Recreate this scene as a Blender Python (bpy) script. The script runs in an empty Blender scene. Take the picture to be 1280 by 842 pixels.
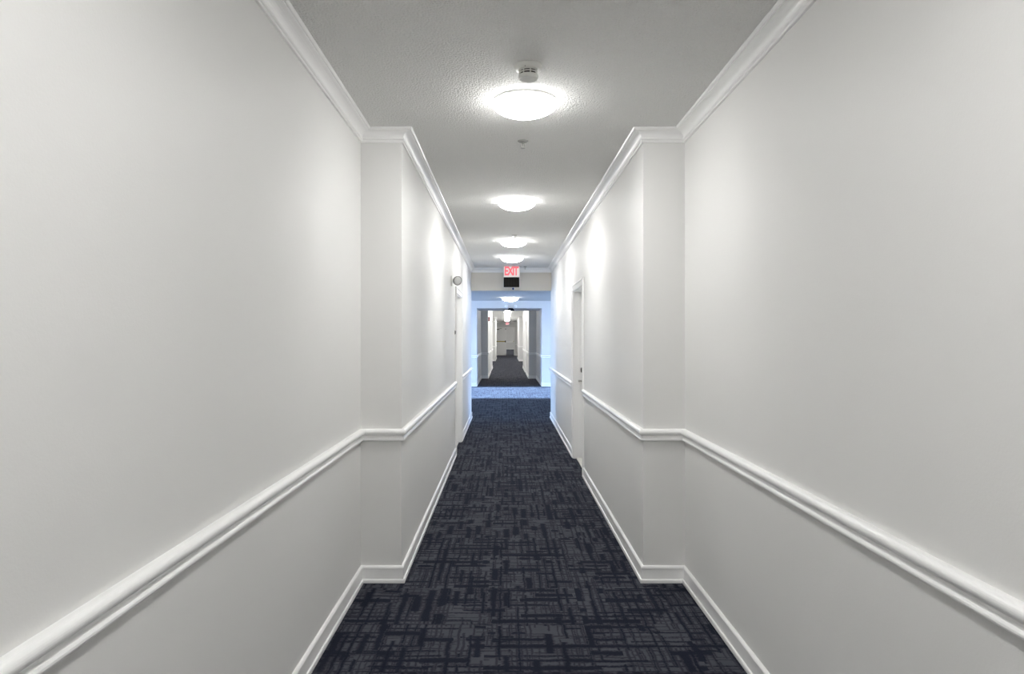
import bpy, bmesh, math, random
from mathutils import Vector, Matrix
random.seed(4)
PI = math.pi
S = bpy.context.scene
COL = S.collection

# ------------------------------------------------------------------ dimensions (metres, camera at x=0,y=0 looking +y)
CEIL = 2.715
CAMZ = 1.472
WL, WR = -0.87, 1.077            # wide stretch of the corridor
NL, NR = -0.625, 0.827           # narrow stretch
J1 = 4.10                        # wide -> narrow
HB = 12.35                       # header beam before the lobby
LB0, LB1 = 12.50, 20.30          # lobby
LCEIL = 2.55
OUT = 1.45                       # how far the walls run outwards

# ------------------------------------------------------------------ tagging
def tag(o, label=None, cat=None, group=None, kind=None):
    if label: o['label'] = label
    if cat: o['category'] = cat
    if group: o['group'] = group
    if kind: o['kind'] = kind
    return o

def empty(name, loc=(0, 0, 0), rz=0.0):
    o = bpy.data.objects.new(name, None)
    o.empty_display_size = 0.05
    COL.objects.link(o)
    o.location = loc
    o.rotation_euler = (0, 0, rz)
    return o

def obj(name, bm, mat, parent=None, smooth=False):
    bmesh.ops.recalc_face_normals(bm, faces=bm.faces)
    me = bpy.data.meshes.new(name)
    bm.to_mesh(me)
    bm.free()
    if smooth:
        for p in me.polygons:
            p.use_smooth = True
    me.materials.append(mat)
    o = bpy.data.objects.new(name, me)
    COL.objects.link(o)
    if parent: o.parent = parent
    return o

def copy_tree(o, parent=None):
    c = o.copy()
    COL.objects.link(c)
    if parent: c.parent = parent
    for ch in o.children:
        copy_tree(ch, c)
    return c

def struct(name, bm, mat, label, cat, smooth=False):
    o = obj(name, bm, mat, None, smooth)
    return tag(o, label, cat, None, 'structure')

# ------------------------------------------------------------------ mesh helpers
def box(bm, x0, x1, y0, y1, z0, z1, bev=0.0, seg=2):
    x0, x1 = min(x0, x1), max(x0, x1)
    y0, y1 = min(y0, y1), max(y0, y1)
    r = bmesh.ops.create_cube(bm, size=1.0, matrix=Matrix.Translation(((x0+x1)/2, (y0+y1)/2, (z0+z1)/2)) @
                              Matrix.Diagonal((x1-x0, y1-y0, z1-z0, 1)))
    if bev > 0:
        es = list({e for v in r['verts'] for e in v.link_edges})
        bmesh.ops.bevel(bm, geom=es, offset=bev, segments=seg, affect='EDGES', profile=0.5)

def lathe(bm, prof, mat=None, seg=40):
    """prof: (r, z) list, spun about z, then transformed by mat; closed on the axis where r = 0"""
    mat = mat or Matrix.Identity(4)
    rings = []
    for r, z in prof:
        if r < 1e-6:
            rings.append([bm.verts.new(mat @ Vector((0, 0, z)))])
        else:
            rings.append([bm.verts.new(mat @ Vector((r*math.cos(2*PI*k/seg), r*math.sin(2*PI*k/seg), z))) for k in range(seg)])
    for a, b in zip(rings, rings[1:]):
        for k in range(seg):
            k2 = (k+1) % seg
            if len(a) == 1 and len(b) == 1: continue
            if len(a) == 1: bm.faces.new((a[0], b[k], b[k2]))
            elif len(b) == 1: bm.faces.new((a[k], b[0], a[k2]))
            else: bm.faces.new((a[k], b[k], b[k2], a[k2]))

def tube(bm, p0, p1, r, seg=14):
    p0, p1 = Vector(p0), Vector(p1)
    d = p1 - p0
    m = Matrix.Translation(p0) @ d.to_track_quat('Z', 'Y').to_matrix().to_4x4()
    L = d.length
    c = min(r*0.25, L*0.2)
    lathe(bm, [(0, 0), (r-c, 0), (r, c), (r, L-c), (r-c, L), (0, L)], m, seg)

def sweep(bm, path, sgn, prof):
    """moulding: prof = (out, z) list closed against the wall; path in plan; sgn +1 room on the right of travel, -1 on the left"""
    P = [Vector((p[0], p[1])) for p in path]
    N = []
    for a, b in zip(P, P[1:]):
        d = (b-a).normalized()
        N.append(Vector((d.y, -d.x)) * sgn)
    M = []
    for i in range(len(P)):
        if i == 0: M.append(N[0])
        elif i == len(P)-1: M.append(N[-1])
        else:
            n0, n1 = N[i-1], N[i]
            M.append((n0+n1) / (1 + n0.dot(n1)))
    for i in range(len(P)-1):                      # each run its own faces so mitres stay crisp
        ra = [bm.verts.new((P[i].x + M[i].x*o, P[i].y + M[i].y*o, z)) for o, z in prof]
        rb = [bm.verts.new((P[i+1].x + M[i+1].x*o, P[i+1].y + M[i+1].y*o, z)) for o, z in prof]
        n = len(prof)
        for k in range(n):
            k2 = (k+1) % n
            bm.faces.new((ra[k], ra[k2], rb[k2], rb[k]))
        if i == 0: bm.faces.new(ra)
        if i == len(P)-2: bm.faces.new(rb)

def arc(cx, cz, r, a0, a1, n):
    return [(cx + r*math.cos(math.radians(a0+(a1-a0)*k/n)), cz + r*math.sin(math.radians(a0+(a1-a0)*k/n))) for k in range(n+1)]

# ------------------------------------------------------------------ materials
class NB:
    def __init__(self, name):
        self.mat = bpy.data.materials.new(name)
        self.mat.use_nodes = True
        self.nt = self.mat.node_tree
        self.nt.nodes.clear()
        self.out = self.nt.nodes.new('ShaderNodeOutputMaterial')
    def new(self, t, **kw):
        n = self.nt.nodes.new(t)
        for k, v in kw.items(): setattr(n, k, v)
        return n
    def link(self, a, b): self.nt.links.new(a, b)
    def put(self, sock, v):
        if hasattr(v, 'is_output'): self.link(v, sock)
        else: sock.default_value = v
    def m(self, op, a, b=None, c=None):
        n = self.new('ShaderNodeMath', operation=op)
        self.put(n.inputs[0], a)
        if b is not None: self.put(n.inputs[1], b)
        if c is not None: self.put(n.inputs[2], c)
        return n.outputs[0]
    def vec(self, x, y, z):
        n = self.new('ShaderNodeCombineXYZ')
        for s, v in zip(n.inputs, (x, y, z)): self.put(s, v)
        return n.outputs[0]
    def white(self, x, y, z):
        n = self.new('ShaderNodeTexWhiteNoise', noise_dimensions='3D')
        self.link(self.vec(x, y, z), n.inputs['Vector'])
        return n.outputs['Value']
    def noise(self, vec, scale, detail=2.0, rough=0.5):
        n = self.new('ShaderNodeTexNoise')
        if vec is not None: self.link(vec, n.inputs['Vector'])
        n.inputs['Scale'].default_value = scale
        n.inputs['Detail'].default_value = detail
        n.inputs['Roughness'].default_value = rough
        return n.outputs['Fac']
    def mix(self, f, a, b):
        n = self.new('ShaderNodeMix', data_type='RGBA')
        self.put(n.inputs[0], f)
        self.put(n.inputs[6], a)
        self.put(n.inputs[7], b)
        return n.outputs[2]
    def coord(self):
        return self.new('ShaderNodeNewGeometry').outputs['Position']
    def bsdf(self, color, rough, metal=0.0, spec=0.5, bump=None, bstr=0.2, bdist=0.002, emit=None, estr=0.0):
        p = self.new('ShaderNodeBsdfPrincipled')
        self.put(p.inputs['Base Color'], color)
        self.put(p.inputs['Roughness'], rough)
        p.inputs['Metallic'].default_value = metal
        p.inputs['Specular IOR Level'].default_value = spec
        if emit is not None:
            p.inputs['Emission Color'].default_value = emit
            p.inputs['Emission Strength'].default_value = estr
        if bump is not None:
            b = self.new('ShaderNodeBump')
            b.inputs['Strength'].default_value = bstr
            b.inputs['Distance'].default_value = bdist
            self.link(bump, b.inputs['Height'])
            self.link(b.outputs[0], p.inputs['Normal'])
        self.link(p.outputs[0], self.out.inputs[0])
        return self.mat

def plain(name, c, rough, metal=0.0, spec=0.5, var=0.03, nscale=40.0):
    n = NB(name)
    f = n.noise(n.coord(), nscale, 3.0)
    lo = tuple(x*(1-var) for x in c) + (1,)
    hi = tuple(min(1, x*(1+var)) for x in c) + (1,)
    return n.bsdf(n.mix(f, lo, hi), rough, metal, spec)

def wall_paint():
    n = NB('eggshell_wall_paint')
    p = n.coord()
    big = n.noise(p, 1.3, 3.0)
    fine = n.noise(p, 130.0, 3.0, 0.6)
    col = n.mix(big, WALL_LO, WALL_HI)
    return n.bsdf(col, n.m('MULTIPLY_ADD', fine, 0.08, 0.46), bump=fine, bstr=0.16, bdist=0.002, spec=0.18)
WALL_LO, WALL_HI = (0.768, 0.765, 0.753, 1), (0.783, 0.780, 0.768, 1)

def ceiling_paint():
    n = NB('popcorn_ceiling_texture')
    p = n.coord()
    a = n.noise(p, 115.0, 4.0, 0.72)
    v = n.new('ShaderNodeTexVoronoi')
    n.link(p, v.inputs['Vector'])
    v.inputs['Scale'].default_value = 90.0
    h = n.m('SUBTRACT', n.m('MULTIPLY', a, 1.4), v.outputs['Distance'])
    col = n.mix(a, (0.79, 0.788, 0.772, 1), (0.88, 0.878, 0.862, 1))  # popcorn self-shadow put into the colour: low points of the bump darker
    return n.bsdf(col, 0.9, spec=0.2, bump=h, bstr=1.0, bdist=0.005)

def carpet():
    n = NB('navy_crosshatch_carpet_tile')
    p = n.coord()
    sp = n.new('ShaderNodeSeparateXYZ')
    n.link(p, sp.inputs[0])
    wob = n.m('MULTIPLY', n.m('SUBTRACT', n.noise(p, 9.0, 2.0), 0.5), 0.022)
    x = n.m('ADD', sp.outputs[0], 50.1)
    y = n.m('ADD', sp.outputs[1], 50.0)
    T = 0.5
    tx, ty = n.m('FLOOR', n.m('DIVIDE', x, T)), n.m('FLOOR', n.m('DIVIDE', y, T))
    r = n.white(tx, ty, 3.3)
    s = n.m('GREATER_THAN', r, 0.5)
    inv = n.m('SUBTRACT', 1.0, s)
    u = n.m('ADD', n.m('MULTIPLY', x, inv), n.m('MULTIPLY', y, s))
    v = n.m('ADD', n.m('MULTIPLY', y, inv), n.m('MULTIPLY', x, s))
    u = n.m('ADD', u, wob)
    v = n.m('ADD', v, wob)
    seed = n.m('MULTIPLY', r, 37.0)
    fray = n.m('MULTIPLY', n.m('SUBTRACT', n.noise(p, 70.0, 3.0, 0.7), 0.5), 0.55)
    dens = n.m('MULTIPLY_ADD', n.noise(p, 3.2, 2.0), 3.2, -0.25)
    def lines(a, b, N, M, prob, w0, w1, k):
        N, M = N*1.12, M*1.35
        bb = n.m('MULTIPLY', b, N)
        i = n.m('FLOOR', bb)
        h = n.white(i, seed, k)
        j = n.m('FLOOR', n.m('ADD', n.m('MULTIPLY', a, M), n.m('MULTIPLY', h, 9.0)))
        q = n.white(i, j, n.m('ADD', seed, k+11.0))
        w = n.m('MULTIPLY_ADD', n.white(j, i, n.m('ADD', seed, k+23.0)), w1-w0, w0)
        f = n.m('FRACT', bb)
        # soft-edged dash
        d = n.m('ADD', fray, n.m('SUBTRACT', n.m('MULTIPLY', w, 0.5), n.m('ABSOLUTE', n.m('SUBTRACT', f, 0.5))))
        e = n.new('ShaderNodeMapRange')
        e.interpolation_type = 'SMOOTHSTEP'
        n.link(d, e.inputs[0])
        e.inputs[1].default_value = -0.14
        e.inputs[2].default_value = 0.20
        return n.m('MULTIPLY', n.m('LESS_THAN', q, n.m('MULTIPLY', dens, prob)), e.outputs[0])
    L = [
        (lines(u, v, 19.0, 2.3, 0.50, 0.14, 0.50, 1.7), 0.95),
        (lines(u, v, 38.0, 3.1, 0.46, 0.3, 0.7, 2.9), 0.62),
        (lines(v, u, 18.0, 2.5, 0.42, 0.14, 0.50, 4.1), 0.95),
        (lines(v, u, 12.5, 3.4, 0.30, 0.40, 0.85, 5.3), 0.9),
        (lines(v, u, 40.0, 4.1, 0.34, 0.3, 0.7, 6.7), 0.55),
        (lines(u, v, 13.0, 3.6, 0.20, 0.40, 0.85, 8.9), 0.9),
    ]
    d = None
    for sck, wgt in L:
        t = n.m('MULTIPLY', sck, wgt)
        d = t if d is None else n.m('MAXIMUM', d, t)
    pile = n.noise(p, 420.0, 2.0, 0.7)
    patch = n.noise(p, 5.0, 3.0)
    gray = n.mix(patch, GRAY_A, GRAY_B)
    navy = n.mix(patch, NAVY_A, NAVY_B)
    col = n.mix(d, gray, navy)
    shade = n.m('MULTIPLY_ADD', pile, 0.9, 0.55)
    hsv = n.new('ShaderNodeHueSaturation')
    n.link(col, hsv.inputs['Color'])
    n.link(shade, hsv.inputs['Value'])
    ht = n.m('ADD', pile, n.m('MULTIPLY', d, -0.5))
    return n.bsdf(hsv.outputs[0], 0.95, spec=0.1, bump=ht, bstr=0.4, bdist=0.004)
GRAY_A, GRAY_B = (0.047, 0.051, 0.065, 1), (0.079, 0.082, 0.097, 1)
NAVY_A, NAVY_B = (0.0035, 0.005, 0.012, 1), (0.006, 0.008, 0.020, 1)

def lamp_glass(name, c, strength):
    # opal bowl: the bulbs sit behind its middle, the rim glows less
    n = NB(name)
    t = n.new('ShaderNodeTexCoord')
    sp = n.new('ShaderNodeSeparateXYZ')
    n.link(t.outputs['Object'], sp.inputs[0])
    r2 = n.m('ADD', n.m('MULTIPLY', sp.outputs[0], sp.outputs[0]), n.m('MULTIPLY', sp.outputs[1], sp.outputs[1]))
    f = n.m('MAXIMUM', 0.0, n.m('SUBTRACT', 1.0, n.m('DIVIDE', r2, 0.171*0.171)))
    e = n.new('ShaderNodeEmission')
    e.inputs[0].default_value = c
    n.link(n.m('MULTIPLY_ADD', f, strength*1.22, strength*0.32), e.inputs[1])
    n.link(e.outputs[0], n.out.inputs[0])
    return n.mat

def emitter(name, c, strength):
    n = NB(name)
    e = n.new('ShaderNodeEmission')
    e.inputs[0].default_value = c
    e.inputs[1].default_value = strength
    n.link(e.outputs[0], n.out.inputs[0])
    return n.mat

def pane_mat():
    n = NB('window_glass')
    t = n.new('ShaderNodeBsdfTransparent')
    g = n.new('ShaderNodeBsdfGlossy')
    g.inputs['Roughness'].default_value = 0.02
    mx = n.new('ShaderNodeMixShader')
    mx.inputs[0].default_value = 0.06
    n.link(t.outputs[0], mx.inputs[1])
    n.link(g.outputs[0], mx.inputs[2])
    n.link(mx.outputs[0], n.out.inputs[0])
    return n.mat

LAMP = 65.0
M = {
    'wall': wall_paint(),
    'wall_warmed': plain('warmed_wall_paint', (0.68, 0.64, 0.57), 0.5, spec=0.2, var=0.02),  # warm tint put into the header colour to offset blue daylight bounce
    'ceil': ceiling_paint(),
    'ceil_lobby': plain('grey_flat_ceiling', (0.58, 0.57, 0.54), 0.9, spec=0.1),
    'carpet': carpet(),
    'trim': plain('white_semigloss_trim', (0.92, 0.92, 0.915), 0.30, spec=0.5, var=0.01),
    'door': plain('white_door_paint', (0.88, 0.88, 0.87), 0.35, var=0.01),
    'lamp': lamp_glass('lit_lamp_diffuser', (1.0, 0.99, 0.97, 1), LAMP),
    'lamp_far': lamp_glass('lit_lamp_diffuser_far', (1.0, 0.99, 0.97, 1), 110.0),
    'lamp_metal': plain('white_lamp_base', (0.55, 0.55, 0.54), 0.35, var=0.02),
    'plastic': plain('white_plastic', (0.78, 0.78, 0.75), 0.45, var=0.02),
    'greyplastic': plain('grey_plastic', (0.34, 0.34, 0.32), 0.4, var=0.04),
    'lens': plain('lamp_lens', (0.80, 0.81, 0.80), 0.15, var=0.05),
    'dark': plain('dark_slot', (0.03, 0.03, 0.03), 0.6, var=0.05),
    'steel': plain('satin_steel', (0.55, 0.54, 0.52), 0.28, metal=1.0, var=0.04),
    'darksteel': plain('dark_bronze', (0.09, 0.085, 0.08), 0.35, metal=0.6, var=0.05),
    'black': plain('black_panel', (0.004, 0.0036, 0.003), 0.7, spec=0.2, var=0.1),
    'rib': plain('black_panel_ribs', (0.016, 0.014, 0.011), 0.7, spec=0.2, var=0.1),
    'blackhood': plain('dark_housing', (0.008, 0.009, 0.014), 0.9, spec=0.1, var=0.1),
    'threshold': plain('pale_stone_threshold', (0.66, 0.65, 0.62), 0.4, var=0.06, nscale=25),
    'signface': emitter('exit_sign_face', (1.0, 0.88, 0.87, 1), 0.80),
    'signred': emitter('exit_sign_letters', (1.0, 0.20, 0.24, 1), 1.0),
    'red': plain('red_alarm_plastic', (0.42, 0.05, 0.05), 0.4, var=0.04),
    'blue': plain('dark_blue_plastic', (0.02, 0.05, 0.20), 0.35, var=0.05),
    'brass': plain('brass_push_bar', (0.42, 0.35, 0.08), 0.35, metal=0.5, var=0.06),
    'glass': pane_mat(),
}

# ------------------------------------------------------------------ floor and ceilings
bm = bmesh.new()
box(bm, -OUT, OUT+0.2, -6.3, LB0, -0.12, 0)
box(bm, -7.7, 7.9, LB0, LB1, -0.12, 0)
box(bm, -OUT, OUT+0.2, LB1, 82.0, -0.12, 0)
struct('floor', bm, M['carpet'], 'navy and charcoal crosshatch carpet tile floor running the length of the hallway', 'floor')

bm = bmesh.new()
box(bm, -OUT, OUT+0.2, -6.3, LB0, CEIL, CEIL+0.15)
struct('ceiling', bm, M['ceil'], 'textured popcorn ceiling over the near hallway', 'ceiling')
bm = bmesh.new()
box(bm, -7.7, 7.9, LB0, LB1, LCEIL, CEIL+0.15)
struct('ceiling_lobby', bm, M['ceil_lobby'], 'lower grey ceiling over the daylit lobby beyond the beam', 'ceiling')
bm = bmesh.new()
box(bm, -OUT, OUT+0.2, LB1, 82.0, CEIL, CEIL+0.15)
struct('ceiling_far', bm, M['ceil'], 'textured ceiling of the far hallway beyond the lobby', 'ceiling')

# ------------------------------------------------------------------ walls: solid runs, doors cut as recesses under a lintel
REC = 0.10          # door face behind the wall plane
DTOP = 2.03
def wall(name, runs, label):
    bm = bmesh.new()
    for s, xi, y0, y1, kind in runs:
        xo = s*(OUT + (0.2 if s > 0 else 0))
        if kind == 'door':
            box(bm, xi + s*(REC+0.045), xo, y0, y1, 0, CEIL)
            box(bm, xi, xi + s*(REC+0.045), y0, y1, DTOP, CEIL)
        else:
            box(bm, xi, xo, y0, y1, 0, CEIL)
    return struct(name, bm, M['wall'], label, 'wall')

D1 = (7.25, 8.28)     # right door opening
D2 = (8.52, 9.56)     # left door opening
D3 = (27.3, 28.3)     # far right
D4 = (28.5, 29.5)     # far left
J2, J3, J4, J5 = 24.2, 32.7, 41.5, 47.5
END = 54.0
wall('wall_left', [(-1, WL, -6.15, J1, ''), (-1, NL, J1, D2[0], ''), (-1, NL, D2[0], D2[1], 'door'), (-1, NL, D2[1], LB0, '')],
     'pale grey painted wall along the left of the near hallway')
wall('wall_right', [(1, WR, -6.15, J1, ''), (1, NR, J1, D1[0], ''), (1, NR, D1[0], D1[1], 'door'), (1, NR, D1[1], LB0, '')],
     'pale grey painted wall along the right of the near hallway')
bm = bmesh.new()
box(bm, -OUT, OUT+0.2, -6.3, -6.15, 0, CEIL)
struct('wall_rear', bm, M['wall'], 'pale grey wall closing the hallway behind the viewer', 'wall')
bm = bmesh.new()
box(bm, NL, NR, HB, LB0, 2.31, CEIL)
struct('wall_header', bm, M['wall_warmed'], 'beige-tinted header beam behind the near exit sign', 'wall')

# lobby
LX0, LX1 = -7.5, 7.7
bm = bmesh.new()
box(bm, LX0-0.2, -OUT, LB0-0.15, LB0, 0, CEIL)
box(bm, OUT+0.2, LX1+0.2, LB0-0.15, LB0, 0, CEIL)
struct('wall_lobby_near', bm, M['wall'], 'wall on the near side of the lobby', 'wall')
bm = bmesh.new()
box(bm, LX0-0.2, WL, LB1, LB1+0.4, 0, CEIL)
box(bm, WR+0.01, LX1+0.2, LB1, LB1+0.4, 0, CEIL)
box(bm, WL, WR+0.01, LB1, 22.3, 2.33, CEIL)
struct('wall_lobby_far', bm, M['wall'], 'blue-lit wall and low header at the far side of the lobby', 'wall')
WY0, WY1, WZ0, WZ1 = 16.4, 20.1, 0.12, 2.45
for side, xa, xb in (('left', LX0-0.2, LX0), ('right', LX1, LX1+0.2)):
    bm = bmesh.new()
    box(bm, xa, xb, LB0, WY0, 0, LCEIL)
    box(bm, xa, xb, WY1, LB1, 0, LCEIL)
    box(bm, xa, xb, WY0, WY1, 0, WZ0)
    box(bm, xa, xb, WY0, WY1, WZ1, LCEIL)
    struct('wall_lobby_'+side, bm, M['wall'], 'window wall at the %s end of the lobby' % side, 'wall')
for k, (side, xa, xb) in enumerate((('left', LX0-0.2, LX0), ('right', LX1, LX1+0.2))):
    xm = (xa+xb)/2
    w = empty('window_%d' % (k+1), (xm, WY0, WZ0))
    tag(w, 'tall glazed window at the %s end of the lobby' % side, 'window', None, 'structure')
    bm = bmesh.new()
    H, W = WZ1-WZ0, WY1-WY0
    t = 0.06
    box(bm, -0.05, 0.05, 0, W, 0, t, 0.006)
    box(bm, -0.05, 0.05, 0, W, H-t, H, 0.006)
    for y in (0, W/3-t/2, 2*W/3-t/2, W-t):
        box(bm, -0.045, 0.045, y, y+t, t, H-t, 0.006)
    obj('window_frame', bm, M['trim'], w)
    for q in range(3):
        bm = bmesh.new()
        box(bm, -0.004, 0.004, q*W/3+0.03, (q+1)*W/3-0.03, t-0.01, H-t+0.01)
        obj('pane', bm, M['glass'], w)

# far hallway
wall('wall_left_far', [(-1, WL, LB1+0.4, J2, ''), (-1, NL, J2, D4[0], ''), (-1, NL, D4[0], D4[1], 'door'), (-1, NL, D4[1], J3, ''),
                       (-1, WL, J3, J4, ''), (-1, NL, J4, J5, ''), (-1, WL, J5, END, '')],
     'stepped pale wall along the left of the far hallway')
wall('wall_right_far', [(1, WR+0.01, LB1+0.4, J2, ''), (1, NR, J2, D3[0], ''), (1, NR, D3[0], D3[1], 'door'), (1, NR, D3[1], J3, ''),
                        (1, WR, J3, J4, ''), (1, NR, J4, J5, ''), (1, WR, J5, END, '')],
     'stepped pale wall along the right of the far hallway')
EX0, EX1 = -0.72, 0.72
bm = bmesh.new()
box(bm, WL, EX0, END, END+0.15, 0, CEIL)
box(bm, EX1, WR, END, END+0.15, 0, CEIL)
box(bm, EX0, EX1, END, END+0.15, 2.17, CEIL)
struct('wall_end', bm, M['wall'], 'grey wall with the double doorway at the far end of the hallway', 'wall')
bm = bmesh.new()
box(bm, -OUT, WL, END, 82.0, 0, CEIL)
box(bm, WR, OUT+0.2, END, 82.0, 0, CEIL)
box(bm, WL, WR, 81.0, 82.0, 0, CEIL)
struct('wall_beyond', bm, M['wall'], 'pale walls of the passage seen through the open half of the double doorway', 'wall')

# ------------------------------------------------------------------ mouldings
def crown_prof(zc):
    p = [(0, zc-0.078), (0.010, zc-0.078), (0.012, zc-0.075), (0.012, zc-0.070), (0.007, zc-0.068), (0.007, zc-0.064), (0.014, zc-0.062),
         (0.0175, zc-0.058), (0.0165, zc-0.053), (0.012, zc-0.051), (0.012, zc-0.048)]
    p += [(0.013 + 0.042*(1-math.cos(t)), zc-0.047 + 0.031*math.sin(t)) for t in [math.radians(a) for a in (12, 26, 40, 54, 68, 80)]]
    p += [(0.055, zc-0.015), (0.055, zc-0.011), (0.063, zc-0.011), (0.067, zc-0.008), (0.070, zc-0.003), (0.070, zc), (0, zc)]
    return p
def rail_prof():
    z1, z0 = 0.921, 0.849
    p = [(0, z0), (0.013, z0), (0.018, z0+0.003), (0.020, z0+0.008), (0.0195, z0+0.013), (0.016, z0+0.019), (0.011, z0+0.024), (0.0085, z0+0.029), (0.009, z0+0.033)]
    p += arc(0.011, z1-0.0185, 0.0185, -80, 90, 12)
    p += [(0, z1)]
    return p
def base_prof():
    p = [(0, 0), (0.020, 0), (0.020, 0.014), (0.018, 0.020), (0.012, 0.023), (0.012, 0.080), (0.0145, 0.083), (0.0145, 0.091), (0.011, 0.097), (0.006, 0.101), (0, 0.102)]
    return p

tn = [0]
def trim(path, sgn, prof, label, cat):
    tn[0] += 1
    bm = bmesh.new()
    sweep(bm, path, sgn, prof)
    return struct('trim_%d' % tn[0], bm, M['trim'], label, cat)
def baseboard(name, path, sgn, label):
    bm = bmesh.new()
    sweep(bm, path, sgn, base_prof())
    return struct(name, bm, M['trim'], label, 'baseboard')

CW = 0.07    # casing width
trim([(WL, -6.15), (WL, J1), (NL, J1), (NL, HB), (NR, HB), (NR, J1), (WR, J1), (WR, -6.15)], 1, crown_prof(CEIL),
     'white crown moulding round the top of the near hallway walls', 'crown moulding')
trim([(WL, -6.15), (WL, J1), (NL, J1), (NL, D2[0]-CW)], 1, rail_prof(), 'white chair rail on the near left wall, up to the left door', 'chair rail')
trim([(NL, D2[1]+CW), (NL, LB0), (-7.4, LB0)], 1, rail_prof(), 'short white chair rail on the left wall between the left door and the lobby', 'chair rail')
trim([(WR, -6.15), (WR, J1), (NR, J1), (NR, D1[0]-CW)], -1, rail_prof(), 'white chair rail on the near right wall, up to the right door', 'chair rail')
trim([(NR, D1[1]+CW), (NR, LB0), (7.6, LB0)], -1, rail_prof(), 'white chair rail on the right wall between the right door and the lobby', 'chair rail')
baseboard('baseboard_left', [(WL, -6.15), (WL, J1), (NL, J1), (NL, D2[0]-CW)], 1, 'white baseboard along the near left wall, up to the left door')
baseboard('baseboard_left_lobby', [(NL, D2[1]+CW), (NL, LB0), (-7.4, LB0)], 1, 'short white baseboard on the left between the left door and the lobby')
baseboard('baseboard_right', [(WR, -6.15), (WR, J1), (NR, J1), (NR, D1[0]-CW)], -1, 'white baseboard along the near right wall, up to the right door')
baseboard('baseboard_right_lobby', [(NR, D1[1]+CW), (NR, LB0), (7.6, LB0)], -1, 'white baseboard on the right between the right door and the lobby')
# far hallway
FR = WR+0.01
for nm, sgn, p1, p2, p3, side in (
        ('left', 1, [(-7.4, LB1), (WL, LB1), (WL, J2), (NL, J2), (NL, D4[0]-CW)], [(NL, D4[1]+CW), (NL, J3), (WL, J3), (WL, J4), (NL, J4), (NL, J5), (WL, J5), (WL, END), (EX0, END)], None, -1),
        ('right', -1, [(7.6, LB1), (FR, LB1), (FR, J2), (NR, J2), (NR, D3[0]-CW)], [(NR, D3[1]+CW), (NR, J3), (WR, J3), (WR, J4), (NR, J4), (NR, J5), (WR, J5), (WR, END), (EX1, END)], None, 1)):
    trim(p1, sgn, rail_prof(), 'white chair rail at the %s mouth of the far hallway' % nm, 'chair rail')
    trim(p2, sgn, rail_prof(), 'white chair rail deep in the far hallway on the %s' % nm, 'chair rail')
    baseboard('baseboard_%s_far' % nm, p1, sgn, 'white baseboard at the %s mouth of the far hallway' % nm)
    baseboard('baseboard_%s_deep' % nm, p2, sgn, 'white baseboard deep in the far hallway on the %s' % nm)
trim([(WL, 22.3), (WL, J2), (NL, J2), (NL, J3), (WL, J3), (WL, J4), (NL, J4), (NL, J5), (WL, J5), (WL, END), (WR, END), (WR, J5), (NR, J5), (NR, J4), (WR, J4), (WR, J3), (NR, J3), (NR, J2), (FR, J2), (FR, 22.3)],
     1, crown_prof(CEIL), 'white crown moulding round the top of the far hallway walls', 'crown moulding')
trim([(WL, END+0.15), (WL, 81.0), (WR, 81.0), (WR, END+0.15)], 1, rail_prof(), 'white chair rail seen through the doorway at the far end', 'chair rail')
baseboard('baseboard_end', [(WL, END+0.15), (WL, 81.0), (WR, 81.0), (WR, END+0.15)], 1, 'white baseboard seen through the doorway at the far end')

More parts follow.
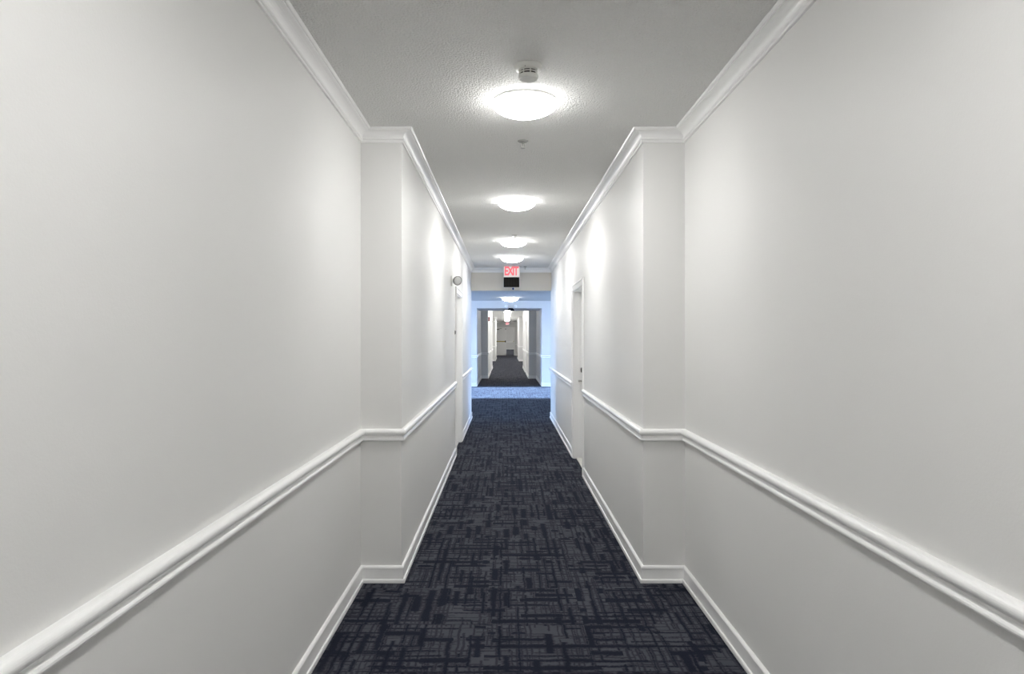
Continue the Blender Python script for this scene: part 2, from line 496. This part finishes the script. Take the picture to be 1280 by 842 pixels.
# ------------------------------------------------------------------ hallway doors (recessed in the wall, deep white jambs)
dn = [0]
def hall_door(s, xi, y0, y1, yh, label):
    dn[0] += 1
    d = empty('door_%d' % dn[0], (xi + s*REC, (y0+y1)/2, 0))
    tag(d, label, 'door', None, 'structure')
    ym = (y0+y1)/2
    def X(a): return s*(a-REC)           # a = depth behind the wall plane
    a0, a1 = y0-ym, y1-ym
    jt = 0.018
    bm = bmesh.new()
    box(bm, X(REC), X(REC+0.042), a0+jt+0.004, a1-jt-0.004, 0.024, DTOP-jt-0.004, 0.002)
    for za, zb in ((0.22, 0.80), (1.02, 1.88)):         # two raised panels
        box(bm, X(REC-0.006), X(REC+0.002), a0+0.16, a1-0.16, za, zb, 0.004)
    obj('door_panel', bm, M['door'], d)
    bm = bmesh.new()
    box(bm, X(0), X(REC+0.044), a0, a0+jt, 0, DTOP)
    box(bm, X(0), X(REC+0.044), a1-jt, a1, 0, DTOP)
    box(bm, X(0), X(REC+0.044), a0+jt, a1-jt, DTOP-jt, DTOP)
    for q in ((a0+jt, a0+jt+0.012), (a1-jt-0.012, a1-jt)):   # stops
        box(bm, X(REC-0.034), X(REC-0.002), q[0], q[1], 0, DTOP-jt)
    box(bm, X(REC-0.034), X(REC-0.002), a0+jt, a1-jt, DTOP-jt-0.012, DTOP-jt)
    obj('jamb', bm, M['trim'], d)
    bm = bmesh.new()
    rv = 0.006
    for q0, q1, o in ((a0-CW, a0+rv, -1), (a1-rv, a1+CW, 1)):
        box(bm, X(-0.014), X(0), q0 + (0.012 if o < 0 else 0), q1 - (0.012 if o > 0 else 0), 0, DTOP-rv, 0.003)
        e = q0 if o < 0 else q1
        box(bm, X(-0.022), X(0), e, e - o*0.018, 0, DTOP+CW-0.018, 0.005, 3)
    box(bm, X(-0.014), X(0), a0-CW+0.018, a1+CW-0.018, DTOP-rv, DTOP+CW-0.006, 0.003)
    box(bm, X(-0.022), X(0), a0-CW, a1+CW, DTOP+CW-0.018, DTOP+CW, 0.005, 3)
    obj('casing', bm, M['trim'], d)
    bm = bmesh.new()
    box(bm, X(0.028), X(REC+0.04), a0+jt, a1-jt, 0, 0.014, 0.004)
    obj('threshold', bm, M['threshold'], d)
    h = yh-ym
    o = 1 if h < 0 else -1
    bm = bmesh.new()
    m = Matrix.Translation((X(REC), h, 0.945)) @ Matrix.Rotation(-s*PI/2, 4, 'Y')
    lathe(bm, [(0, 0), (0.030, 0), (0.031, 0.004), (0.028, 0.009), (0.012, 0.011), (0.011, 0.052), (0, 0.054)], m, 24)
    tube(bm, (X(REC-0.048), h, 0.945), (X(REC-0.050), h + o*0.10, 0.945), 0.0085, 14)
    hd = obj('lever_handle', bm, M['steel'], d, True)
    bm = bmesh.new()
    m = Matrix.Translation((X(REC), h, 1.075)) @ Matrix.Rotation(-s*PI/2, 4, 'Y')
    lathe(bm, [(0, 0), (0.031, 0), (0.031, 0.014), (0.024, 0.024), (0, 0.024)], m, 24)
    obj('deadbolt', bm, M['darksteel'], d, True)
    bm = bmesh.new()
    m = Matrix.Translation((X(REC), 0, 1.50)) @ Matrix.Rotation(-s*PI/2, 4, 'Y')
    lathe(bm, [(0, 0), (0.010, 0), (0.010, 0.003), (0.006, 0.004), (0, 0.002)], m, 16)
    obj('peephole', bm, M['darksteel'], d, True)
    far = a1-jt-0.003 if h < 0 else a0+jt+0.003
    for z in (0.22, 1.02, 1.82):
        bm = bmesh.new()
        tube(bm, (X(REC-0.007), far, z-0.045), (X(REC-0.007), far, z+0.045), 0.007, 10)
        obj('hinge', bm, M['steel'], d, True)
    return d
hall_door(1, NR, D1[0], D1[1], D1[1]-0.085, 'recessed white door with lever handle in the near right wall')
hall_door(-1, NL, D2[0], D2[1], D2[0]+0.085, 'recessed white door in the near left wall under the round lamp head')
hall_door(1, NR, D3[0], D3[1], D3[1]-0.085, 'small distant white door on the right of the far hallway')
hall_door(-1, NL, D4[0], D4[1], D4[0]+0.085, 'small distant white door on the left of the far hallway')

# double door at the far end: left leaf shut, right leaf folded back beyond
d = empty('door_5', (EX0, END+0.06, 0))
tag(d, 'shut white fire door leaf with yellow push bar at the far end', 'door', None, 'structure')
LW = 0.75
bm = bmesh.new()
box(bm, 0.006, LW, 0, 0.045, 0.012, 2.155, 0.003)
obj('door_panel', bm, M['door'], d)
bm = bmesh.new()
box(bm, 0.03, LW-0.07, -0.055, -0.012, 1.085, 1.155, 0.008)
obj('push_bar', bm, M['brass'], d)
bm = bmesh.new()
box(bm, 0.0, 0.05, -0.06, 0, 1.07, 1.17, 0.006)
box(bm, LW-0.08, LW-0.005, -0.07, 0, 1.05, 1.19, 0.006)
obj('bar_bracket', bm, M['dark'], d)
bm = bmesh.new()
box(bm, 0.02, 0.22, -0.055, 0, 2.06, 2.12, 0.006)
tube(bm, (0.2, -0.05, 2.11), (0.42, -0.075, 2.14), 0.012, 10)
obj('door_closer', bm, M['darksteel'], d)
bm = bmesh.new()
box(bm, LW-0.05, LW-0.005, -0.05, 0, 2.05, 2.15, 0.006)
obj('top_latch', bm, M['dark'], d)
bm = bmesh.new()
box(bm, LW-0.006, LW+0.028, -0.012, 0.05, 0.012, 2.155, 0.003)
obj('edge_strip', bm, M['trim'], d)
d = empty('door_6', (EX1, END+0.15, 0))
tag(d, 'open white fire door leaf folded back beyond the far doorway', 'door', None, 'structure')
bm = bmesh.new()
box(bm, -0.05, -0.005, 0.01, 0.74, 0.012, 2.155, 0.003)
obj('door_panel', bm, M['door'], d)
bm = bmesh.new()
box(bm, -0.1, -0.06, 0.06, 0.68, 1.085, 1.155, 0.008)
obj('push_bar', bm, M['brass'], d)
tn[0] += 1
bm = bmesh.new()
for xa, xb in ((EX0-0.05, EX0), (EX1, EX1+0.05)):
    box(bm, xa, xb, END-0.02, END+0.0, 0, 2.22, 0.003)
box(bm, EX0, EX1, END-0.02, END, 2.17, 2.22, 0.003)
struct('trim_%d' % tn[0], bm, M['trim'], 'white frame round the double doorway at the far end', 'door frame')

# ------------------------------------------------------------------ ceiling lamps
def dome_lamp(glow):
    root = empty('ceiling_light')
    bm = bmesh.new()
    lathe(bm, [(0, 0), (0.158, 0), (0.166, -0.002), (0.168, -0.012), (0.162, -0.017), (0, -0.017)], None, 48)
    obj('base_plate', bm, M['lamp_metal'], root, True)
    bm = bmesh.new()
    pr = [(0.160, -0.0165), (0.171, -0.0165)]
    for k in range(1, 12):
        t = k/12*PI/2
        pr.append((0.171*math.cos(t), -0.0165 - 0.068*math.sin(t)))
    pr.append((0, -0.0845))
    lathe(bm, pr, None, 48)
    obj('diffuser', bm, glow, root, True)
    bm = bmesh.new()
    lathe(bm, [(0, -0.083), (0.008, -0.083), (0.009, -0.088), (0.005, -0.094), (0, -0.095)], None, 16)
    obj('finial', bm, M['plastic'], root, True)
    return root
LAMPX = 0.101
proto = dome_lamp(M['lamp'])
proto_far = dome_lamp(M['lamp_far'])
spots = [
    (3.585, 'lit white dome ceiling light nearest the viewer, beside the smoke detector'),
    (6.24, 'lit white dome ceiling light second along the near hallway'),
    (8.80, 'lit white dome ceiling light third along the near hallway'),
    (10.62, 'lit white dome ceiling light fourth along, just before the near exit sign'),
    (0.90, 'lit dome ceiling light directly above the viewer, out of frame'),
    (-1.80, 'lit dome ceiling light behind the viewer, out of frame'),
    (-4.50, 'lit dome ceiling light by the rear wall, out of frame'),
]
far_label = 'tiny lit dome ceiling light in the bright row along the far hallway ceiling'
y = 25.4
while y < 50.5:
    spots.append((y, far_label))
    y += 2.75
for y in (57.0, 60.0, 63.0, 66.0, 69.0, 72.0, 75.0, 78.0):  # unseen lamps, added to brighten the passage
    spots.append((y, 'unseen lit dome ceiling light added to brighten the passage beyond the far doorway'))
for k, (y, lab) in enumerate(spots):
    if y < 20: o = proto if k == 0 else copy_tree(proto)
    else: o = proto_far if k == 7 else copy_tree(proto_far)
    o.location = (LAMPX, y, CEIL)
    grp = 'ceiling lights of the near hallway' if y < 12 else ('ceiling lights of the far hallway' if y < 54 else 'added ceiling lights beyond the far doorway')
    tag(o, lab, 'ceiling light', grp)
o = copy_tree(proto)
o.location = (0.125, 18.6, LCEIL)
o.scale = (1.32, 1.32, 1.3)
tag(o, 'lit white dome ceiling light in the blue-lit lobby', 'ceiling light', 'ceiling light of the lobby')

# ------------------------------------------------------------------ smoke detector
sd = empty('smoke_detector', (0.104, 3.125, CEIL))
tag(sd, 'round white smoke detector on the ceiling in front of the nearest dome light', 'smoke detector')
bm = bmesh.new()
lathe(bm, [(0, 0), (0.0625, 0), (0.0635, -0.005), (0.0635, -0.014), (0.060, -0.019), (0.050, -0.021), (0, -0.021)], None, 48)
obj('base_plate', bm, M['plastic'], sd, True)
bm = bmesh.new()
lathe(bm, [(0, -0.020), (0.042, -0.020), (0.043, -0.023), (0.043, -0.027), (0, -0.027)], None, 48)
lathe(bm, [(0, -0.034), (0.044, -0.034), (0.044, -0.037), (0, -0.037)], None, 48)
obj('sensor_ring', bm, M['plastic'], sd)
bm = bmesh.new()
lathe(bm, [(0, -0.025), (0.037, -0.025), (0.037, -0.048), (0, -0.048)], None, 48)
obj('sensor_chamber', bm, M['dark'], sd)
bm = bmesh.new()
for k in range(8):
    a = 2*PI*k/8 + 0.2
    tube(bm, (0.041*math.cos(a), 0.041*math.sin(a), -0.023), (0.041*math.cos(a), 0.041*math.sin(a), -0.050), 0.0028, 8)
lathe(bm, [(0, -0.046), (0.044, -0.046), (0.0455, -0.049), (0.0455, -0.060), (0.043, -0.065), (0.039, -0.066), (0.036, -0.063), (0.030, -0.060), (0, -0.059)], None, 48)
obj('cap', bm, M['plastic'], sd, True)
bm = bmesh.new()
lathe(bm, [(0, -0.012), (0.0025, -0.012), (0.0025, -0.0165), (0, -0.0165)], Matrix.Translation((-0.016, -0.0485, -0.005)), 10)
obj('indicator', bm, M['dark'], sd)

# ------------------------------------------------------------------ sprinklers
def sprinkler():
    r = empty('sprinkler')
    bm = bmesh.new()
    lathe(bm, [(0, 0), (0.034, 0), (0.034, -0.002), (0.024, -0.008), (0.015, -0.010), (0, -0.010)], None, 28)
    obj('escutcheon', bm, M['greyplastic'], r, True)
    bm = bmesh.new()
    tube(bm, (0, 0, -0.009), (0, 0, -0.020), 0.009, 12)
    for s in (-1, 1):
        tube(bm, (s*0.008, 0, -0.018), (s*0.012, 0, -0.030), 0.0022, 8)
        tube(bm, (s*0.012, 0, -0.030), (s*0.004, 0, -0.044), 0.0022, 8)
    tube(bm, (0, 0, -0.019), (0, 0, -0.044), 0.0028, 8)
    obj('frame', bm, M['steel'], r, True)
    bm = bmesh.new()
    lathe(bm, [(0, -0.043), (0.008, -0.043), (0.014, -0.0455), (0.014, -0.047), (0, -0.047)], None, 20)
    obj('deflector', bm, M['steel'], r)
    return r
sp0 = sprinkler()
for k, (x, y, z, lab) in enumerate((
        (0.11, 4.33, CEIL, 'small pendent fire sprinkler on the ceiling just beyond the nearest dome light'),
        (0.108, 8.35, CEIL, 'small fire sprinkler just in front of the third dome light'),
        (0.346, 12.05, CEIL, 'tiny fire sprinkler right of the near exit sign'),
        (0.075, 15.9, LCEIL, 'tiny fire sprinkler on the lobby ceiling in front of its dome light'))):
    o = sp0 if k == 0 else copy_tree(sp0)
    o.location = (x, y, z)
    tag(o, lab, 'sprinkler', 'ceiling fire sprinklers')

# ------------------------------------------------------------------ exit signs
def exit_sign(lower=True):
    r = empty('exit_sign')
    W, H = 0.290, 0.200
    bm = bmesh.new()
    box(bm, -W/2, W/2, 0.0, 0.05, -H, 0, 0.006)
    if lower:
        box(bm, -W/2, W/2, 0.006, 0.05, -H-0.176, -H+0.01, 0.004)
    obj('housing', bm, M['plastic'], r)
    bm = bmesh.new()
    box(bm, -W/2+0.012, W/2-0.012, -0.003, 0.003, -H+0.012, -0.012, 0.001, 1)
    obj('sign_face', bm, M['signface'], r)
    cu = bpy.data.curves.new('letters', 'FONT')
    cu.body = 'EXIT'
    cu.align_x, cu.align_y = 'CENTER', 'CENTER'
    cu.size = 0.165
    cu.offset = 0.0055
    cu.extrude = 0.002
    cu.space_character = 0.80
    tmp = bpy.data.objects.new('letter_curve', cu)
    me = bpy.data.meshes.new_from_object(tmp)
    bpy.data.objects.remove(tmp)
    me.name = 'letters'
    me.materials.clear()
    me.materials.append(M['signred'])
    t = bpy.data.objects.new('letters', me)
    COL.objects.link(t)
    t.location = (-0.004, -0.005, -H/2+0.004)
    t.rotation_euler = (PI/2, 0, 0)
    t.scale = (0.86, 1.28, 1)
    t.parent = r
    if lower:
        bm = bmesh.new()
        box(bm, -W/2+0.004, W/2-0.010, -0.004, 0.01, -H-0.172, -H+0.002, 0.003)
        lp = obj('lower_panel', bm, M['black'], r)
        bm = bmesh.new()
        for k in range(9):
            x = -W/2+0.026 + k*0.0293
            box(bm, x-0.006, x+0.006, -0.010, -0.002, -H-0.166, -H-0.006, 0.002, 1)
        obj('ribs', bm, M['rib'], lp)
    return r
es = exit_sign()
es.location = (0.106, 11.95, CEIL)
tag(es, 'lit red EXIT sign with black ribbed lower panel before the near beam', 'exit sign')
es2 = exit_sign(False)
es2.location = (0.14, END-0.055, 2.62)
tag(es2, 'tiny faint red EXIT sign on the wall above the far double doorway', 'exit sign')

# ------------------------------------------------------------------ blue dot under the sign
bd = empty('indicator_button', (0.138, HB, 2.345))
tag(bd, 'small round dark blue button on the beam under the near exit sign', 'button')
m = Matrix.Rotation(PI/2, 4, 'X')
bm = bmesh.new()
lathe(bm, [(0, 0), (0.028, 0), (0.028, 0.005), (0.024, 0.008), (0, 0.008)], m, 28)
obj('rim', bm, M['plastic'], bd, True)
bm = bmesh.new()
lathe(bm, [(0, 0.007), (0.021, 0.007), (0.019, 0.014), (0.010, 0.018), (0, 0.019)], m, 28)
obj('button_cap', bm, M['blue'], bd, True)

# ------------------------------------------------------------------ round emergency lamp heads on the wall
def lamp_head():
    r = empty('emergency_lamp')
    m = Matrix.Rotation(PI/2, 4, 'Y')            # axis out of the left wall, +x
    bm = bmesh.new()
    lathe(bm, [(0, 0), (0.060, 0), (0.060, 0.010), (0.052, 0.018), (0.02, 0.020), (0, 0.020)], m, 36)
    obj('mounting_plate', bm, M['plastic'], r, True)
    bm = bmesh.new()
    tube(bm, (0.016, 0, 0), (0.050, -0.004, 0.004), 0.014, 14)
    obj('swivel', bm, M['plastic'], r, True)
    d = Vector((0.55, -0.80, -0.25)).normalized()
    h = Matrix.Translation((0.062, 0.012, 0.006)) @ d.to_track_quat('Z', 'Y').to_matrix().to_4x4()
    bm = bmesh.new()
    lathe(bm, [(0, -0.034), (0.020, -0.032), (0.040, -0.018), (0.052, 0.006), (0.055, 0.026), (0.050, 0.028), (0.046, 0.020), (0, 0.018)], h, 36)
    obj('lamp_housing', bm, M['greyplastic'], r, True)
    bm = bmesh.new()
    lathe(bm, [(0, 0.017), (0.046, 0.018), (0.044, 0.026), (0.025, 0.031), (0, 0.033)], h, 36)
    obj('lens', bm, M['lens'], r, True)
    return r
lh = lamp_head()
lh.location = (NL, 7.85, 2.118)
tag(lh, 'round grey emergency lamp head on the left wall near the left door', 'emergency lamp')
lh2 = copy_tree(lh)
lh2.location = (NL, 32.3, 2.20)
tag(lh2, 'tiny grey emergency lamp head on the left wall of the far hallway', 'emergency lamp')

# ------------------------------------------------------------------ little plates beside the doors
def room_sign(s, x, y, z, lab):
    r = empty('room_sign', (x, y, z), 0 if s > 0 else PI)
    bm = bmesh.new()
    box(bm, -0.006, 0, -0.050, 0.050, -0.024, 0.024, 0.002)
    obj('plate', bm, M['greyplastic'], r)
    bm = bmesh.new()
    box(bm, -0.009, -0.005, -0.044, 0.044, -0.019, 0.019, 0.001, 1)
    obj('insert', bm, M['dark'], r)
    tag(r, lab, 'sign')
room_sign(1, NR, 8.43, 1.542, 'small dark room plate on the right wall just beyond the right door')
room_sign(-1, NL, 8.40, 1.528, 'small dark room plate on the left wall just before the left door')

# ------------------------------------------------------------------ twin-head emergency light on the lobby's far header
t = empty('emergency_light', (0.155, LB1, 2.33))
tag(t, 'dark emergency light with two white lamp heads on the blue-lit lobby header', 'emergency light')
bm = bmesh.new()
vs = []
for yy in (-0.10, 0.10):
    vs.append([bm.verts.new((xx, yy, zz)) for xx, zz in ((-0.115, -0.075), (0.115, -0.075), (0.055, 0.0), (-0.055, 0.0))])
bm.faces.new(vs[0]); bm.faces.new(vs[1][::-1])
for k in range(4):
    bm.faces.new((vs[0][k], vs[0][(k+1) % 4], vs[1][(k+1) % 4], vs[1][k]))
bmesh.ops.bevel(bm, geom=list(bm.edges), offset=0.008, segments=2, affect='EDGES')
obj('housing', bm, M['blackhood'], t)
bm = bmesh.new()
box(bm, -0.14, 0.14, -0.025, 0, 0.02, 0.055, 0.006)
obj('mounting_bar', bm, M['plastic'], t)
for s in (-1, 1):
    bm = bmesh.new()
    h = Matrix.Translation((s*0.125, -0.035, 0.05)) @ Vector((s*0.3, -1, -0.2)).normalized().to_track_quat('Z', 'Y').to_matrix().to_4x4()
    lathe(bm, [(0, -0.02), (0.025, -0.018), (0.045, 0.0), (0.052, 0.030), (0.048, 0.034), (0.02, 0.040), (0, 0.042)], h, 24)
    obj('lamp_head', bm, M['trim'], t, True)

# ------------------------------------------------------------------ red alarm on the far left wall
a = empty('fire_alarm', (NL, 24.75, 2.12))
tag(a, 'tiny red fire alarm on the left wall at the start of the far hallway', 'fire alarm')
bm = bmesh.new()
box(bm, 0, 0.05, -0.06, 0.06, -0.075, 0.075, 0.008)
obj('alarm_body', bm, M['red'], a)
bm = bmesh.new()
box(bm, 0.045, 0.072, -0.035, 0.035, 0.01, 0.05, 0.008)
obj('strobe_lens', bm, M['lens'], a)

# ------------------------------------------------------------------ daylight: open sky outside the lobby windows
w = bpy.data.worlds.new('sky')
S.world = w
w.use_nodes = True
nt = w.node_tree
bg = nt.nodes['Background']
tc = nt.nodes.new('ShaderNodeTexCoord')
sx = nt.nodes.new('ShaderNodeSeparateXYZ')
mr = nt.nodes.new('ShaderNodeMapRange')
mr.inputs[1].default_value, mr.inputs[2].default_value = -0.02, 0.02
mx = nt.nodes.new('ShaderNodeMix')
mx.data_type = 'RGBA'
mx.inputs[6].default_value = (0.26, 0.36, 0.54, 1)      # ground outside
mx.inputs[7].default_value = (0.38, 0.60, 1.0, 1)       # sky
nt.links.new(tc.outputs['Generated'], sx.inputs[0])
nt.links.new(sx.outputs[2], mr.inputs[0])
nt.links.new(mr.outputs[0], mx.inputs[0])
nt.links.new(mx.outputs[2], bg.inputs[0])
bg.inputs[1].default_value = 60.0
for k, (x, rz) in enumerate(((LX0-0.09, -PI/2), (LX1+0.09, PI/2))):
    L = bpy.data.lights.new('window_portal', 'AREA')
    L.shape = 'RECTANGLE'
    L.size, L.size_y = WY1-WY0, WZ1-WZ0
    L.cycles.is_portal = True
    o = bpy.data.objects.new('window_portal', L)
    COL.objects.link(o)
    o.location = (x, (WY0+WY1)/2, (WZ0+WZ1)/2)
    o.rotation_euler = Vector((1 if x < 0 else -1, 0, 0)).to_track_quat('-Z', 'Z').to_euler()

sun = bpy.data.lights.new('low_daylight', 'SUN')
sun.energy = 190.0
sun.color = (0.46, 0.68, 1.0)
sun.angle = math.radians(4)
so = bpy.data.objects.new('low_daylight', sun)
COL.objects.link(so)
so.rotation_euler = Vector((math.cos(math.radians(12)), 0.0, -math.sin(math.radians(12)))).to_track_quat('-Z', 'Y').to_euler()
so.location = (-20, 18, 8)

# ------------------------------------------------------------------ camera
cam = bpy.data.cameras.new('camera')
cam.sensor_width = 36.0
cam.lens = 853.0/1280.0*36.0
cam.shift_x = 8.0/1280.0
cam.clip_start, cam.clip_end = 0.05, 300
co = bpy.data.objects.new('camera', cam)
COL.objects.link(co)
co.location = (0, 0, CAMZ)
co.rotation_euler = (PI/2, 0, 0)
S.camera = co

vs_ = S.view_settings
vs_.view_transform = 'Standard'
vs_.look = 'None'
vs_.exposure = 0.05
vs_.gamma = 1.0
vs_.use_curve_mapping = False
S.cycles.max_bounces = 14
S.cycles.diffuse_bounces = 10
S.cycles.glossy_bounces = 6
S.cycles.sample_clamp_indirect = 8.0
S.cycles.use_denoising = True
S.cycles.caustics_reflective = False
S.cycles.caustics_refractive = False
